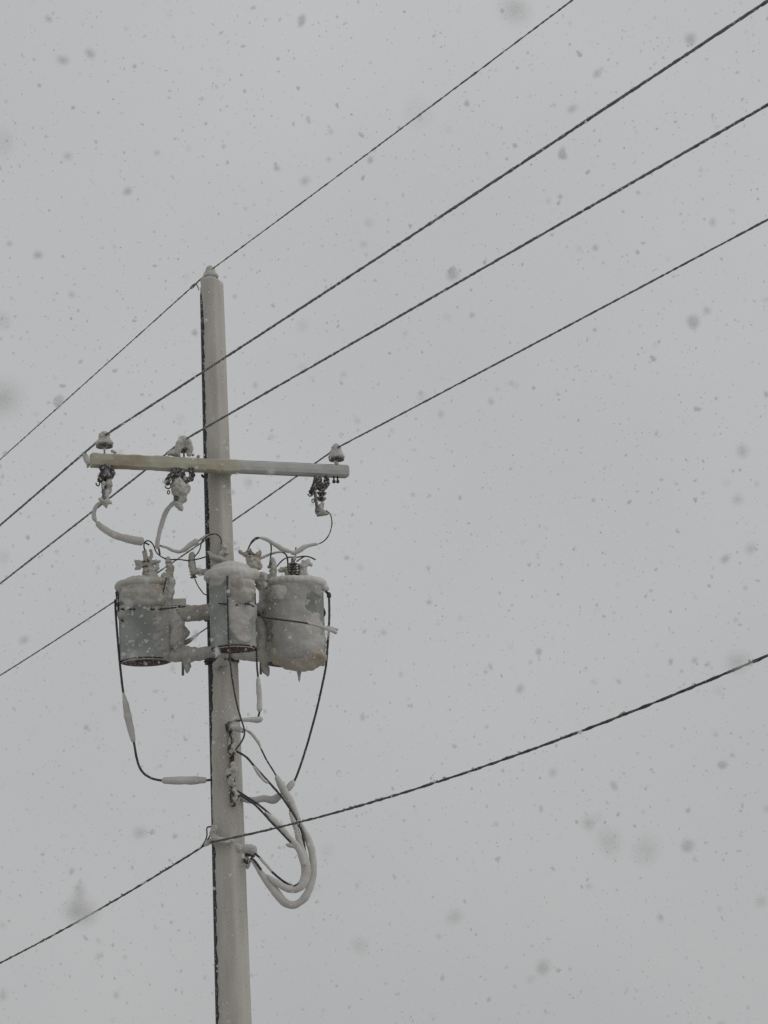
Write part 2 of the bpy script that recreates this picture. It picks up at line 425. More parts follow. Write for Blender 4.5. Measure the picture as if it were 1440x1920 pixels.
# ------------------------------------------------------------------ insulators
PIN_GROUP = 'snow-capped pin insulators carrying the overhead wires'
def pin_insulator(px, ytop, ybot, ypin, halfw, f, off, label, lump):
    base = f(px, ypin, off); hgt = (ybot-ytop)*S; hb = (ypin-ybot)*S; Rb = halfw*S
    t = thing('pin_insulator', base, label, 'insulator', PIN_GROUP)
    bm = bmesh.new(); lathe_bm(bm, base-Vector((0,0,.02)), [(.0065,0),(.0065,hb+.05)], 10); link('pin', from_bm(bm), M_GLAZE, t)
    bm = bmesh.new()
    lathe_bm(bm, base+Vector((0,0,hb)), [(.02,.02),(.6*Rb,.012),(.95*Rb,0),(Rb,.008),(.93*Rb,.022),(.62*Rb,.5*hgt),(.46*Rb,.68*hgt),(.42*Rb,.76*hgt),(.5*Rb,.85*hgt),(.46*Rb,.95*hgt),(.2*Rb,hgt)], 26)
    link('porcelain_bell', from_bm(bm), M_PORC, t)
    c = base+Vector((0,0,hb))
    sp = ringpts(c+Vector((0,0,.026)), .80*Rb, .016, 22) + ringpts(c+Vector((0,0,.28*hgt)), .68*Rb, .017, 20) + ringpts(c+Vector((0,0,.45*hgt)), .56*Rb, .018, 16) + ringpts(c+Vector((0,0,.65*hgt)), .38*Rb, .02, 14) + ringpts(c+Vector((0,0,.9*hgt)), .33*Rb, .019, 10)
    sp += [(c+Vector((0,0,hgt*.9))+H*.01, .03)] + lump
    me = blob_mesh(sp, vox=.005, disp=.006, grain=.03, fine=.003)
    link_blob('snow_cap', me, M_RIME, t)
    return t, base + Vector((0,0,hb+hgt*.86))
iA, WA = pin_insulator(196, 813, 838.5, 850, 16, ap, AO-.03, 'pin insulator on the free tip of the tan iced half of the crossarm', spots([(189,817,3),(204,814,3)], AO, ap))
iB, WB = pin_insulator(345, 821, 846, 860, 15, ap, AO-.03, 'snow-swamped pin insulator beside the pole with a hole through its ice',
        chain([(335,838,5),(330,846,6),(322,849,6),(316,851,4)], AO, ap)+chain([(348,829,11),(356,841,7),(354,852,4.5)], AO+.01, ap)+chain([(338,832,9),(334,842,7),(331,850,6)], AO+.01, ap)+chain([(326,850,6),(334,854,5)], AO, ap))
iC, WC = pin_insulator(631.5, 835, 863, 873, 15, ap, AO-.03, 'pin insulator with an icy drip at the end of the grey half of the crossarm', spots([(636,838,4),(642,856,3.5)], AO, ap))
iT, WT = pin_insulator(395.5, 502, 524, 529, 14, hp, 0.0, 'rough iced pin insulator on the very top of the concrete pole', spots([(390,507,4),(399,505,5),(386,514,5),(405,516,4)]))

# ------------------------------------------------------------------ overhead conductors
def conductor(name, anchor, right, left, rad, label, amp=.03, smax=26, smin=-70, lobes=0, pitch=.16, m=M_WIRE, cat='overhead wire', group=None, rough=.0030, lumps=0, sag_in=(.0,)):
    pts_all = []
    for side, pp in ((1, right), (-1, left)):
        ss, zz = [0.0]*6, [anchor.z]*6
        for x, y in pp:
            p = wp(x, y, anchor); ss.append((p-anchor).dot(LINE)); zz.append(p.z)
        cf = np.polyfit(ss, zz, 2)
        far = smax if side > 0 else smin
        if cf[0] < 0: cf = np.polyfit(ss, zz, 1); cf = [0, *cf]
        k = np.linspace(0, 1, 700 if side > 0 else 700)**(1.0 if side > 0 else 1.6)*far
        pts_all.append([anchor + LINE*s + Vector((0,0, np.polyval(cf, s)-np.polyval(cf, 0))) for s in k])
        print(name, side, 'curv', round(cf[0],5), 'slope', round(cf[1],3), 'resid', np.round(np.polyval(cf, ss)-zz, 3)[6:], 's', np.round(ss[6:],1))
    full = pts_all[1][::-1] + pts_all[0][1:]
    near = [p for p in full]
    near = resample(near, .022)
    bm = bmesh.new()
    tube_bm(bm, near, rad, 8, lobes, amp, pitch, rough, 30)
    o = link(name, from_bm(bm), m, loc=anchor)
    tag(o, label, cat, group)
    # rime clinging along the upper side
    bm = bmesh.new(); cnt = 0
    for p in near:
        s = (p-anchor).dot(LINE)
        if -12 < s < 10:
            k = noise.noise(p*1.3)+.5*noise.noise(p*5)
            if random.random() < .10+.12*max(0, k):
                r1 = rad*random.uniform(.35, .85)
                q_ = p + Vector((random.gauss(0,.3*rad), random.gauss(0,.3*rad), rad*.75))
                bmesh.ops.create_icosphere(bm, subdivisions=1, radius=r1, matrix=Matrix.Translation(q_) @ Matrix.Diagonal((1.0,1.5,.8,1)))
                cnt += 1
    for v in bm.verts: v.co += Vector((noise.noise(v.co*160), noise.noise(v.co*160+Vector((9,0,0))), noise.noise(v.co*160+Vector((0,9,0)))))*rad*.3
    tag(link('rime', from_bm(bm), M_RIME, o), kind='stuff')
    return o
WG = 'overhead conductors crossing the snowy sky'
conductor('overhead_wire', WT, [(560,385),(720,265),(900,130),(1074,0)], [(300,588),(196,684),(90,781),(0,862)], .0046, 'thinnest overhead wire, highest of all, tied to the pole top', group=WG)
conductor('overhead_wire', WA, [(437,660),(720,477.5),(1080,237),(1440,2)], [(122,880),(45,945),(0,986)], .0074, 'thick overhead wire tied at the tip of the tan half of the crossarm', group=WG)
conductor('overhead_wire', WB, [(437,768),(950,480),(1160,355),(1440,195)], [(274,880),(210,930),(140,984),(0,1095)], .0072, 'thick overhead wire tied to the insulator nearest the pole', group=WG)
conductor('overhead_wire', WC, [(700,803.5),(747,780),(1310,480),(1440,412)], [(592,867),(555,894),(436,975),(218,1127),(0,1266)], .0062, 'overhead wire tied on the grey half of the crossarm, running behind the pole', group=WG)

# ------------------------------------------------------------------ service cable (two twisted strands) and its anchor
AN = hp(392, 1580, .10)
def twisted(anchor, right, left, label):
    pts_all = []
    for side, pp in ((1, right), (-1, left)):
        ss, zz = [0.0]*4, [anchor.z]*4
        for x, y in pp:
            p = wp(x, y, anchor); ss.append((p-anchor).dot(LINE)); zz.append(p.z)
        cf = np.polyfit(ss, zz, 2); 
        print('cable', side, cf, np.round(np.polyval(cf, ss)-zz, 3)[4:], np.round(ss[4:], 1))
        if cf[0] < 0: cf = [0, *np.polyfit(ss, zz, 1)]
        far = 15 if side > 0 else -60
        pts_all.append([anchor + LINE*s + Vector((0,0, np.polyval(cf, s)-np.polyval(cf, 0))) for s in np.linspace(0, far, 600)])
    full = resample(pts_all[1][::-1] + pts_all[0][1:], .02)
    root = thing('service_cable', anchor, label, 'cable')
    for ph in (0, math.pi):
        s = 0; pth = []
        for i, p in enumerate(full):
            t = (full[min(i+1, len(full)-1)]-full[max(i-1,0)]).normalized()
            x = t.cross(Vector((0,0,1))).normalized(); y = x.cross(t)
            a = 2*math.pi*i*.02/.42 + ph + 4.0*noise.noise(p*.9)
            pth.append(p + (x*math.cos(a)+y*math.sin(a))*.0026)
        bm = bmesh.new(); tube_bm(bm, pth, .0054, 7, rough=.0026, rscale=22)
        link('strand', from_bm(bm), M_CABLE, root)
    bm = bmesh.new()
    for p in full:
        if -14 < (p-anchor).dot(LINE) < 10 and random.random() < .07:
            r1 = random.uniform(.004, .0085)
            for k in range(3): bmesh.ops.create_icosphere(bm, subdivisions=1, radius=r1*random.uniform(.6,1), matrix=Matrix.Translation(p+Vector((random.gauss(0,.008), random.gauss(0,.008), .008))))
    for v in bm.verts: v.co += Vector((noise.noise(v.co*160), noise.noise(v.co*160+Vector((9,0,0))), noise.noise(v.co*160+Vector((0,9,0)))))*.003
    tag(link('rime', from_bm(bm), M_RIME, root), kind='stuff')
twisted(AN, [(460,1571),(560,1545),(700,1505),(900,1438),(1155,1346),(1440,1232)], [(379,1586),(262,1659),(143,1730),(0,1805)], 'twisted black service cable, lowest line, clamped to the pole below the transformers')
t = thing('cable_anchor', hp(398, 1570, .12), 'small iced strap on the bare pole edge gripping the twisted service cable', 'cable clamp')
bm = bmesh.new()
for pth in ([(404,1551),(393,1550),(388,1553),(388,1566),(385,1576),(379,1586)], [(404,1556),(396,1562),(391,1572),(381,1586)], [(405,1574),(396,1580),(384,1586)]):
    tube_bm(bm, path(pth, .12), .0055, 6)
link('strap', from_bm(bm), M_DARK, t)
me = blob_mesh(chain([(402,1552,6),(397,1562,4),(402,1572,6),(412,1575,7),(424,1578,6),(436,1576,4)], .155)+chain([(398,1576,6),(390,1579,6),(384,1584,4)], .12)+spots([(391,1552,3)], .12), vox=.006, disp=.01, grain=.03)
link_blob('ice_lump', me, M_RIME, t)

# ------------------------------------------------------------------ fuse cutouts under the crossarm
FG = 'fuse cutouts hanging under the crossarm'
def cutout(px, py, label, hang, hooks, ring, body, stub, sheds, tube, rime, f=ap):
    o0 = AO+.02
    t = thing('fuse_cutout', ap(px, py, o0), label, 'fuse cutout', FG)
    hs_ = []
    for ch in hang: hs_ += chain([(x, y, 5.6) for x, y in ch], o0+.03, ap)
    link_blob('hanger', blob_mesh(hs_, vox=.0055, disp=.013, grain=.022, fine=.004), M_CLOG, t)
    bm = bmesh.new()
    for ch in hooks: tube_bm(bm, path(ch, o0, ap, .004), .0045, 6)
    cx, cy = ring
    tube_bm(bm, [ap(cx+2.2*math.cos(a), cy+3.4*math.sin(a), o0) for a in np.linspace(0, 6.3, 18)], .0038, 6)
    link('hook', from_bm(bm), M_DARK, t)
    (x0, y0), (x1, y1) = body
    a, b = ap(x0, y0, o0), ap(x1, y1, o0); Lb = (b-a).length
    prof = []
    for i in range(sheds):
        h = Lb*i/sheds; prof += [(.018, h), (.036, h+.12*Lb/sheds), (.033, h+.3*Lb/sheds), (.019, h+.75*Lb/sheds)]
    bm = bmesh.new(); lathe_bm(bm, a, prof, 18, (b-a).normalized()); link('porcelain', from_bm(bm), M_PORC, t)
    bm = bmesh.new(); tube_bm(bm, path(tube, o0+.03, ap), .011, 8); lathe_bm(bm, ap(tube[-1][0], tube[-1][1], o0+.03)-Vector((0,0,.012)), [(.014,0),(.018,.006),(.016,.03)], 10)
    link('fuse_tube', from_bm(bm), M_STEEL, t)
    bm = bmesh.new(); (x, y) = stub
    bar_bm(bm, ap(x-6, y, o0), ap(x+6, y-1, o0), .03, .03, LINE); link('lower_contact', from_bm(bm), M_DARK, t)
    sp = []
    for ch, _ in rime: sp += chain(ch, o0+.025, ap)
    sp += tufts(random.sample(sp, min(len(sp), 26)), 2, .008, 1.0)
    me = blob_mesh(sp, vox=.0055, disp=.012, grain=.028, fine=.0035); link_blob('rime_clump', me, M_RIMEB, t)
    return t
cutout(198, 880, 'heavily iced fuse cutout hanging at the tip of the tan half of the crossarm',
    [[(192,876),(193,884),(190,893),(188,900)], [(203,876),(210,879),(211,887),(207,894),(201,896)], [(197,876),(200,884),(197,890)]],
    [[(190,896),(187,905),(185,911),(181,909),(180,905)], [(193,890),(186,895),(187,902)], [(196,884),(190,887),(188,893)]], (192,904),
    ((200,896),(199,930)), (197,940), 4, [(192,900),(195,935)],
    [([(203,898,5),(203,908,8),(204,918,6),(199,926,6),(197,933,6),(198,942,7)], 0), ([(190,938,5),(199,940,7),(207,942,4)],0), ([(198,946,4),(199,952,2)],0), ([(194,905,3,.03),(193,915,3,.03)],0)])
cutout(336, 884, 'bulkiest fuse cutout, a fat clump of ice hanging beside the pole',
    [[(328,882),(322,889),(317,898),(313,905)], [(359,880),(360,890),(357,898),(350,901),(345,897)], [(333,882),(340,888),(343,894)], [(340,884),(334,890),(328,893)]],
    [[(318,905),(320,912),(317,916),(312,915),(309,911)], [(322,890),(316,897),(318,906)], [(316,898),(311,903)]], (316,923),
    ((338,898),(337,934)), (336,942), 4, [(324,893),(330,935)],
    [([(336,900,7),(333,910,13),(337,920,16),(340,930,11),(338,938,8)], 0), ([(350,914,7),(352,922,4)], 0), ([(335,945,8),(338,951,6),(342,956,3)], 0), ([(345,938,5),(349,936,2.5)],0)])
cutout(600, 900, 'darkest fuse cutout with bare porcelain, hanging under the grey half of the crossarm',
    [[(612,897),(613,906),(610,912),(605,913),(600,908)], [(594,897),(592,906),(588,915),(585,922)], [(598,900),(595,908),(599,914)]],
    [[(589,914),(588,923),(585,929),(580,930),(577,926)], [(592,905),(586,914),(588,921)], [(600,904),(604,912),(601,918)]], (587,939),
    ((604,913),(602,942)), (601,964), 3, [(590,918),(595,958)],
    [([(604,944,4),(602,950,5),(601,958,7),(603,962,6)], 0), ([(595,962,5),(610,962,5)], 0), ([(594,903,4),(592,912,4),(593,918,3)],0)])

# ------------------------------------------------------------------ wires and jumpers near the transformers
JG = 'jumper wires looping between cutouts, bushings and pole'
def lead(name, pts, rad, label, off=0.0, sleeves=(), group=JG, cat='wire', m=M_CABLE, f=hp, step=.008):
    """pts in photograph pixels; sleeves: (points with radius in pixels)"""
    pth = path(pts, off, f, step)
    bm = bmesh.new(); tube_bm(bm, pth, rad*S, 8, rough=.001, rscale=50)
    o = link(name, from_bm(bm), m, loc=pth[0]); tag(o, label, cat, group)
    for sl in sleeves:
        P = [v+Vector((0,0,.002)) for v in catmull([f(p[0], p[1], off+.012) for p in sl], 10)]
        rr = np.interp(np.linspace(0, 1, 60), np.linspace(0, 1, len(sl)), [p[2] for p in sl])
        P = resample(P, .008)
        bm = bmesh.new()
        tube_bm(bm, P, lambda u: float(np.interp(u, np.linspace(0,1,60), rr))*S, 14, rough=.0042, rscale=16, taper=True)
        link('snow_sleeve', from_bm(bm), M_SNOW, o)
    return o
lead('jumper_wire', [(195,940),(183,945),(176,957),(176,970),(182,980),(200,996),(225,1008),(250,1014),(270,1017),(280,1022)], 1.6, 'jumper from the crossarm-tip cutout wearing a long thick snow sleeve', AO, [[(190,941,3.5),(182,948,3.6),(177,958,3.8),(176,968,4),(179,978,4)], [(181,979,5),(190,988,6.5),(205,999,7),(224,1007,7),(250,1013,7.5),(270,1016,7.5)]])
lead('jumper_wire', [(347,938),(330,942),(315,955),(305,975),(298,1000),(296,1015),(298,1030),(300,1040)], 1.8, 'jumper dropping from the bulkiest cutout, evenly coated in snow', AO-.01, [[(346,937,4),(330,941,4.3),(313,957,4.5),(304,980,4.2),(298,1003,4.5),(295,1018,4.5),(296,1030,3.5)]])
lead('jumper_wire', [(611,957),(619,964),(622,975),(622,985),(618,1000),(610,1012),(597,1020),(575,1024),(550,1035),(530,1030),(510,1018),(490,1009),(480,1008),(472,1015),(466,1028)], 1.1, 'jumper curling down from the darkest cutout with a sagging snow sleeve', AO-.02, [[(598,1020,2),(585,1022,3.5),(572,1026,4.5),(560,1033,5),(551,1037,4.5),(545,1035,3.5)], [(545,1035,3.5),(530,1030,4.5),(512,1019,4.5),(500,1012,3.5),(486,1008,2)]])
lead('jumper_wire', [(275,1040),(270,1026),(272,1016),(279,1014),(287,1021),(293,1035),(303,1044),(316,1049),(335,1049),(354,1051),(372,1048),(386,1044)], 1.3, 'bare black jumper looping over the bushing of the red-bottomed tank left of the pole', .06)
lead('jumper_wire', [(288,1026),(300,1023),(312,1026),(325,1032),(338,1036),(350,1029),(360,1020),(374,1013),(388,1007),(400,1004),(411,1009),(416,1018)], 1.4, 'sagging jumper with white snow sleeve reaching across to the pole', .05, [[(300,1025,2),(312,1027,2.6),(325,1033,3.4),(337,1036,4)], [(338,1036,3.6),(347,1030,5),(358,1022,5.5),(372,1014,5.5)], [(374,1013,2),(390,1006,3),(402,1005,3.5),(412,1011,3.5),(415,1020,4)]])
lead('jumper_wire', [(364,1045),(374,1032),(378,1017),(386,1007),(396,1002),(407,1002),(414,1010),(415,1020)], 1.2, 'thin bare jumper arching over the arrester beside the pole', .14)
lead('jumper_wire', [(465,1030),(470,1020),(480,1011),(490,1009),(501,1013),(508,1022),(508,1040),(505,1062)], 1.4, 'black jumper hooped high between the two bushings right of the pole', .08)
lead('jumper_wire', [(480,1052),(495,1045),(512,1038),(528,1035),(536,1040),(539,1048),(540,1065)], 1.6, 'frosted jumper bowing down onto the dark bushing', .03, [[(484,1050,2.2),(498,1043,2.6),(514,1037,2.4),(530,1035,1.6)]])
lead('jumper_wire', [(519,1062),(530,1050),(541,1045),(555,1045),(570,1043),(582,1045),(592,1050),(585,1046),(573,1043),(563,1048),(556,1053)], 1.3, 'black jumper curled to a free end beyond the dark bushing', .0)
lead('jumper_wire', [(555,1026),(554,1035),(555,1047)], 1.2, 'short stub wire joining the snow sleeve to the dark bushing', .0)

# ------------------------------------------------------------------ transformers
TG = 'snow-laden pole transformers'
def transformer(cx, cy, ytop, halfw, off, label, snow, tufty=(), lid_r=.0, sheds=None, pats=()):
    base = hp(cx, cy, off); Rt = halfw*S; Ht = hp(cx, ytop, off).z - base.z
    t = thing('pole_transformer', base, label, 'transformer', TG)
    bm = bmesh.new(); lathe_bm(bm, base, [(Rt*.985,0),(Rt,.008),(Rt,Ht-.02),(Rt*1.04,Ht-.018),(Rt*1.04,Ht),(Rt*1.0,Ht+.004)], 48)
    link('tank', from_bm(bm), M_TANK, t)
    bm = bmesh.new(); lathe_bm(bm, base-Vector((0,0,.006)), [(Rt*.97,0),(Rt*.985,.0055)], 48)
    link('base_plate', from_bm(bm), M_RED, t)
    bm = bmesh.new(); lathe_bm(bm, base+Vector((0,0,Ht+.005)), [(Rt*1.05,0),(Rt*1.05,.012),(Rt*.9,.024),(Rt*.5,.034),(.02,.036)], 48)
    link('lid', from_bm(bm), M_STEEL, t)
    return t, base, Rt, Ht
def bushing(t, x, y0, y1, r, off, rime, sheds=4, m=M_RIMEB, show=True):
    a, b = hp(x[0], y0, off), hp(x[1], y1, off); Lb = (b-a).length
    bm = bmesh.new(); prof = []
    for i in range(sheds):
        h = Lb*i/sheds; prof += [(r*.5*S, h), (r*S, h+.1*Lb/sheds), (r*.92*S, h+.25*Lb/sheds), (r*.5*S, h+.8*Lb/sheds)]
    prof += [(r*.35*S, Lb), (r*.3*S, Lb*1.15)]
    lathe_bm(bm, a, prof, 20, (b-a).normalized())
    o = link('bushing', from_bm(bm), M_PORC, t)
    if rime:
        sp = []
        for ch in rime: sp += chain(ch, off)
        sp += tufts(random.sample(sp, min(len(sp), 24)), 2, .009, 1.05)
        link('rime_clump', blob_mesh(sp, vox=.0055, disp=.013, grain=.026, fine=.004), m, o)
    return o

def shell(t, cx, cy, ytop, halfw, off, discs, bare, m, thick=.018, name='snow_drift', seed=0.0):
    '''snow plastered on the side of a tank: a skin over the cylinder that thins out to nothing at its ragged edge'''
    base = hp(cx, cy, off); Rt = halfw*S; Ht = hp(cx, ytop, off).z - base.z
    bm = bmesh.new(); q = []
    for iz in range(74):
        kz = -.03+1.06*iz/73; row = []
        for ip in range(110):
            ph = R(-98+196*ip/109)
            x = cx+halfw*math.sin(ph); y = cy+(ytop-cy)*kz
            f = max(1-math.hypot(x-a, y-b)/r for a, b, r in discs)
            for a, b, r in bare: f = min(f, math.hypot(x-a, y-b)/r-1)
            v = Vector((ph*halfw*.03, y*.03, seed))
            f += .30*noise.noise(v*2.0)+.18*noise.noise(v*5)+.06*noise.noise(v*11)
            tk = max(-.012, min(thick, f*.07)) + (.010*noise.noise(v*1.6+Vector((7,0,0)))+.003*noise.noise(v*4.0) if f > .1 else 0)
            tk = tk if kz > .05 else (-.012 + (tk+.012)*max(0, (kz+.03)/.08)**.5)
            row.append(bm.verts.new(base + (RT*math.sin(ph)+H*math.cos(ph))*(Rt+tk) + Vector((0,0,kz*Ht))))
        q.append(row)
    for a, b in zip(q, q[1:]):
        for k in range(109):
            bm.faces.new((a[k], a[k+1], b[k+1], b[k]))
    return link(name, from_bm(bm), m, t)

# tank left of the pole: grey flank in sight, red underside
tl, b, Rt, Ht = transformer(273, 1240, 1103, 48, 0.0, 'transformer left of the pole with bare grey flank and dark red bottom', None)
lidc = b+Vector((0,0,Ht+.012))
sp = ringpts(lidc, Rt*.95, .036, 30) + ringpts(lidc+Vector((0,0,.018)), Rt*.6, .042, 18) + ringpts(lidc+Vector((0,0,.03)), Rt*.25, .045, 8)
sp += chain([(222,1098,5),(224,1108,4)], .1)
link_blob('snow_cap', blob_mesh(sp, vox=.008, disp=.008, grain=.09, fine=.002), M_RIMEB, tl)
o0 = Rt*.85
sp = chain([(232,1100,9,-.05),(255,1102,13,-.02),(285,1102,14,-.02),(308,1100,9,-.06)], o0) + chain([(236,1112,10),(262,1114,16),(290,1112,17)], o0) + chain([(238,1120,12,-.03),(244,1134,9),(240,1148,8,-.03),(237,1160,5,-.04)], o0) + chain([(262,1124,14),(280,1128,12),(300,1126,12)], o0) + chain([(228,1112,6,-.08),(229,1128,5,-.08),(229,1150,4,-.09)], o0)
link_blob('melting_ice', blob_mesh(sp, vox=.008, disp=.010, grain=.07, fine=.002), M_RIMEB, tl)
shell(tl, 273, 1240, 1103, 48, 0.0, [(316,1152,26),(320,1180,30),(316,1208,26),(322,1236,16),(236,1150,13),(230,1122,14),(262,1112,24),(290,1112,26),(304,1130,18)], [], M_GLAZE, seed=2.0)
sp = chain([(318,1150,14),(330,1165,17),(333,1185,15),(330,1205,17),(336,1222,14)], o0*.4) + chain([(345,1178,6),(352,1190,4),(356,1184,2)], .05)
sp += chain([(322,1090,8),(318,1105,9),(314,1120,11),(312,1132,10)], .08)
link_blob('snow_drift', blob_mesh(sp, vox=.009, disp=.018, grain=.06, fine=.0035), M_RIME, tl)
bm = bmesh.new()
tube_bm(bm, path([(226,1142),(240,1142),(258,1143),(290,1143),(320,1140),(348,1137)], o0+.015), .006, 6, rough=.006, rscale=60)
link('band', from_bm(bm), M_DARK, tl)
bm = bmesh.new(); bar_bm(bm, hp(219,1110,.06), hp(224,1150,.06), .022, .02, RT); tube_bm(bm, path([(219,1108),(222,1122),(221,1146)], .1), .007, 6, rough=.008, rscale=60)
tube_bm(bm, path([(227,1162),(233,1166),(235,1160)], o0*.7), .006, 6, rough=.004, rscale=60)
link('terminal', from_bm(bm), M_DARK, tl)
bushing(tl, (276,274), 1084, 1046, 9, .06, [[(276,1082,9),(277,1068,9),(276,1056,7),(273,1044,5),(271,1034,4)], [(281,1056,7),(290,1054,4),(299,1052,3)], [(268,1056,5),(261,1054,4)], [(262,1066,3.5),(254,1066,2.5)], [(284,1070,7),(292,1066,5),(296,1060,3)], [(288,1080,8),(278,1080,9)], [(266,1060,5),(258,1057,4),(254,1055,2)], [(277,1056,3.5),(282,1046,3.2),(284,1038,3),(283,1031,2.2)]])
bushing(tl, (312,309), 1112, 1085, 8, .08, [[(314,1108,9),(305,1090,7),(309,1080,6)], [(320,1098,6),(324,1096,4)]], 2)
bm = bmesh.new(); tube_bm(bm, path([(312,1083),(309,1096),(304,1115)], .16), .006, 6); link('rod', from_bm(bm), M_DARK, tl)

# tank in front of the pole
tm, b, Rt, Ht = transformer(438, 1216, 1085, 42, .36, 'transformer in front of the pole, red bottom and two bare leads hanging down it', None)
lidc = b+Vector((0,0,Ht+.020))
sp = ringpts(lidc, Rt*1.0, .038, 30) + ringpts(lidc+Vector((0,0,.03)), Rt*.6, .05, 18) + ringpts(lidc+Vector((0,0,.045)), Rt*.25, .055, 8)
sp += chain([(406,1078,11),(418,1082,11),(440,1080,14),(462,1078,14),(476,1076,11)], .36+Rt*.8)
link_blob('snow_cap', blob_mesh(sp, vox=.008, disp=.008, grain=.09, fine=.002), M_SNOW, tm)
o0 = .36+Rt*.9
sp = chain([(440,1094,12),(452,1098,16),(466,1096,12)], o0) + chain([(442,1112,13),(456,1114,16),(468,1112,10)], o0) + chain([(438,1122,9),(452,1124,11),(464,1122,9)], o0) + chain([(430,1098,5),(428,1112,4)], o0-.01)
link_blob('melting_ice', blob_mesh(sp, vox=.008, disp=.010, grain=.07, fine=.002), M_RIMEB, tm)
shell(tm, 438, 1216, 1085, 42, .36, [(444,1140,20),(452,1158,24),(450,1182,22),(456,1200,14),(470,1150,16),(452,1105,28),(414,1092,16)], [], M_GLAZE, thick=.012, seed=5.0)
bm = bmesh.new(); tube_bm(bm, path([(410,1131),(424,1133),(432,1136),(446,1134)], o0+.02), .006, 6, rough=.006, rscale=60)
tube_bm(bm, path([(459,1131),(470,1134),(476,1138)], o0+.02), .006, 6, rough=.006, rscale=60)
link('band', from_bm(bm), M_DARK, tm)
bushing(tm, (474,469), 1066, 1034, 9, .30, [[(474,1062,12),(472,1052,11),(468,1042,7),(467,1034,4)], [(464,1044,5),(454,1036,3.5),(449,1034,2)], [(478,1046,7),(485,1040,5),(487,1033,3)], [(482,1056,9),(486,1062,7)]], 4)
bushing(tm, (497,500), 1104, 1080, 6, .30, [[(492,1080,9),(494,1092,8),(496,1100,6)], [(484,1086,8),(488,1100,7)]], 2)

# tank right of the pole, almost buried
tr, b, Rt, Ht = transformer(553, 1240, 1100, 58, 0.0, 'transformer right of the pole, almost buried in ice with an icicle below', None)
lidc = b+Vector((0,0,Ht+.008))
sp = ringpts(lidc, Rt*.98, .034, 34) + ringpts(lidc+Vector((0,0,.012)), Rt*.6, .036, 20) + ringpts(lidc+Vector((0,0,.018)), Rt*.25, .04, 8) + chain([(580,1092,9),(600,1098,9),(612,1104,6)], .05)
link_blob('snow_cap', blob_mesh(sp, vox=.009, disp=.008, grain=.09, fine=.002), M_SNOW, tr)
o0 = Rt*.4
shell(tr, 553, 1240, 1100, 58, 0.0, [(x, y, 42) for x in (508, 535, 560) for y in (1105, 1130, 1155, 1180, 1205, 1235)]+[(580,1112,26),(582,1185,26),(584,1210,26),(586,1236,26)], [(594,1143,17),(505,1180,9),(508,1200,8)], M_GLAZE, thick=.017, name='ice_shell', seed=8.0)
sp = []
sp += chain([(520,1234,13),(540,1242,14),(560,1245,16),(582,1243,15),(602,1236,11)], Rt*.62) + chain([(515,1226,13),(540,1232,16),(570,1234,16),(598,1228,13)], Rt*.7) + chain([(600,1232,9),(606,1246,4)], .05)
sp += chain([(512,1110,14),(520,1118,16)], o0*1.5) 
link_blob('ice_base', blob_mesh(sp, vox=.008, disp=.012, grain=.07, fine=.003, fgrain=.02), M_ICEB, tr)
sp = spots([(522,1116,22),(536,1112,20),(508,1112,12)], Rt*.75) 
link_blob('snow_drift', blob_mesh(sp, vox=.009, disp=.014, grain=.05, fine=.0035), M_RIME, tr)
me = blob_mesh(chain([(561,1256,5),(561,1266,3.6),(561,1279,1.3)], o0), vox=.004, disp=.003, fine=.002)
link('icicle', me, M_RIME, tr)
bm = bmesh.new(); tube_bm(bm, path([(610,1108),(614,1112),(617,1118)], 0.04), .009, 7); lathe_bm(bm, hp(617,1121,.04), [(.012,0),(.016,.008),(.014,.03),(.006,.04)], 10)
link('terminal', from_bm(bm), M_DARK, tr)
bm = bmesh.new(); tube_bm(bm, path([(606,1140),(609,1150),(607,1156)], .03), .008, 6, rough=.006)
link('lifting_lug', from_bm(bm), M_DARK, tr)
bushing(tr, (551,549), 1097, 1054, 10.5, Rt*.72, [[(566,1094,12,-.03),(568,1078,10,-.03),(567,1064,9,-.03),(572,1056,6,-.03),(578,1053,4,-.03),(581,1058,2.5,-.03)], [(540,1080,5),(538,1068,4),(532,1068,3.5),(524,1069,3.5)], [(550,1050,4),(553,1044,3)]], 9)
bm = bmesh.new(); tube_bm(bm, path([(549,1092),(556,1098),(561,1104)], Rt*.8), .006, 6, rough=.006); tube_bm(bm, path([(552,1096),(555,1112),(553,1126)], Rt*.9), .008, 6, rough=.01, rscale=40)
link('drip_streak', from_bm(bm), M_DARK, tr)

# ------------------------------------------------------------------ surge arresters
AG = 'small iced surge arresters beside the transformers'
def arrester(x, y0, y1, r, off, label, rime, arm_pts=None):
    a = hp(x[0], y0, off); t = thing('surge_arrester', a, label, 'arrester', AG)
    b = hp(x[1], y1, off); Lb = (b-a).length; sh = 6
    bm = bmesh.new(); prof = []
    for i in range(sh):
        h = Lb*i/sh; prof += [(r*.55*S, h), (r*S, h+.15*Lb/sh), (r*.9*S, h+.3*Lb/sh), (r*.55*S, h+.8*Lb/sh)]
    prof += [(.006, Lb), (.005, Lb*1.12)]
    lathe_bm(bm, a, prof, 18, (b-a).normalized()); link('porcelain', from_bm(bm), M_PORC, t)
    if arm_pts:
        bm = bmesh.new(); tube_bm(bm, path(arm_pts, off), .010, 6); link('arm', from_bm(bm), M_STEEL, t)
    sp = []
    for ch in rime: sp += chain(ch, off)
    sp += tufts(random.sample(sp, min(len(sp), 12)), 2, .007, 1.0)
    link_blob('rime_clump', blob_mesh(sp, vox=.005, disp=.008, grain=.022, fine=.0035), M_RIMEB, t)
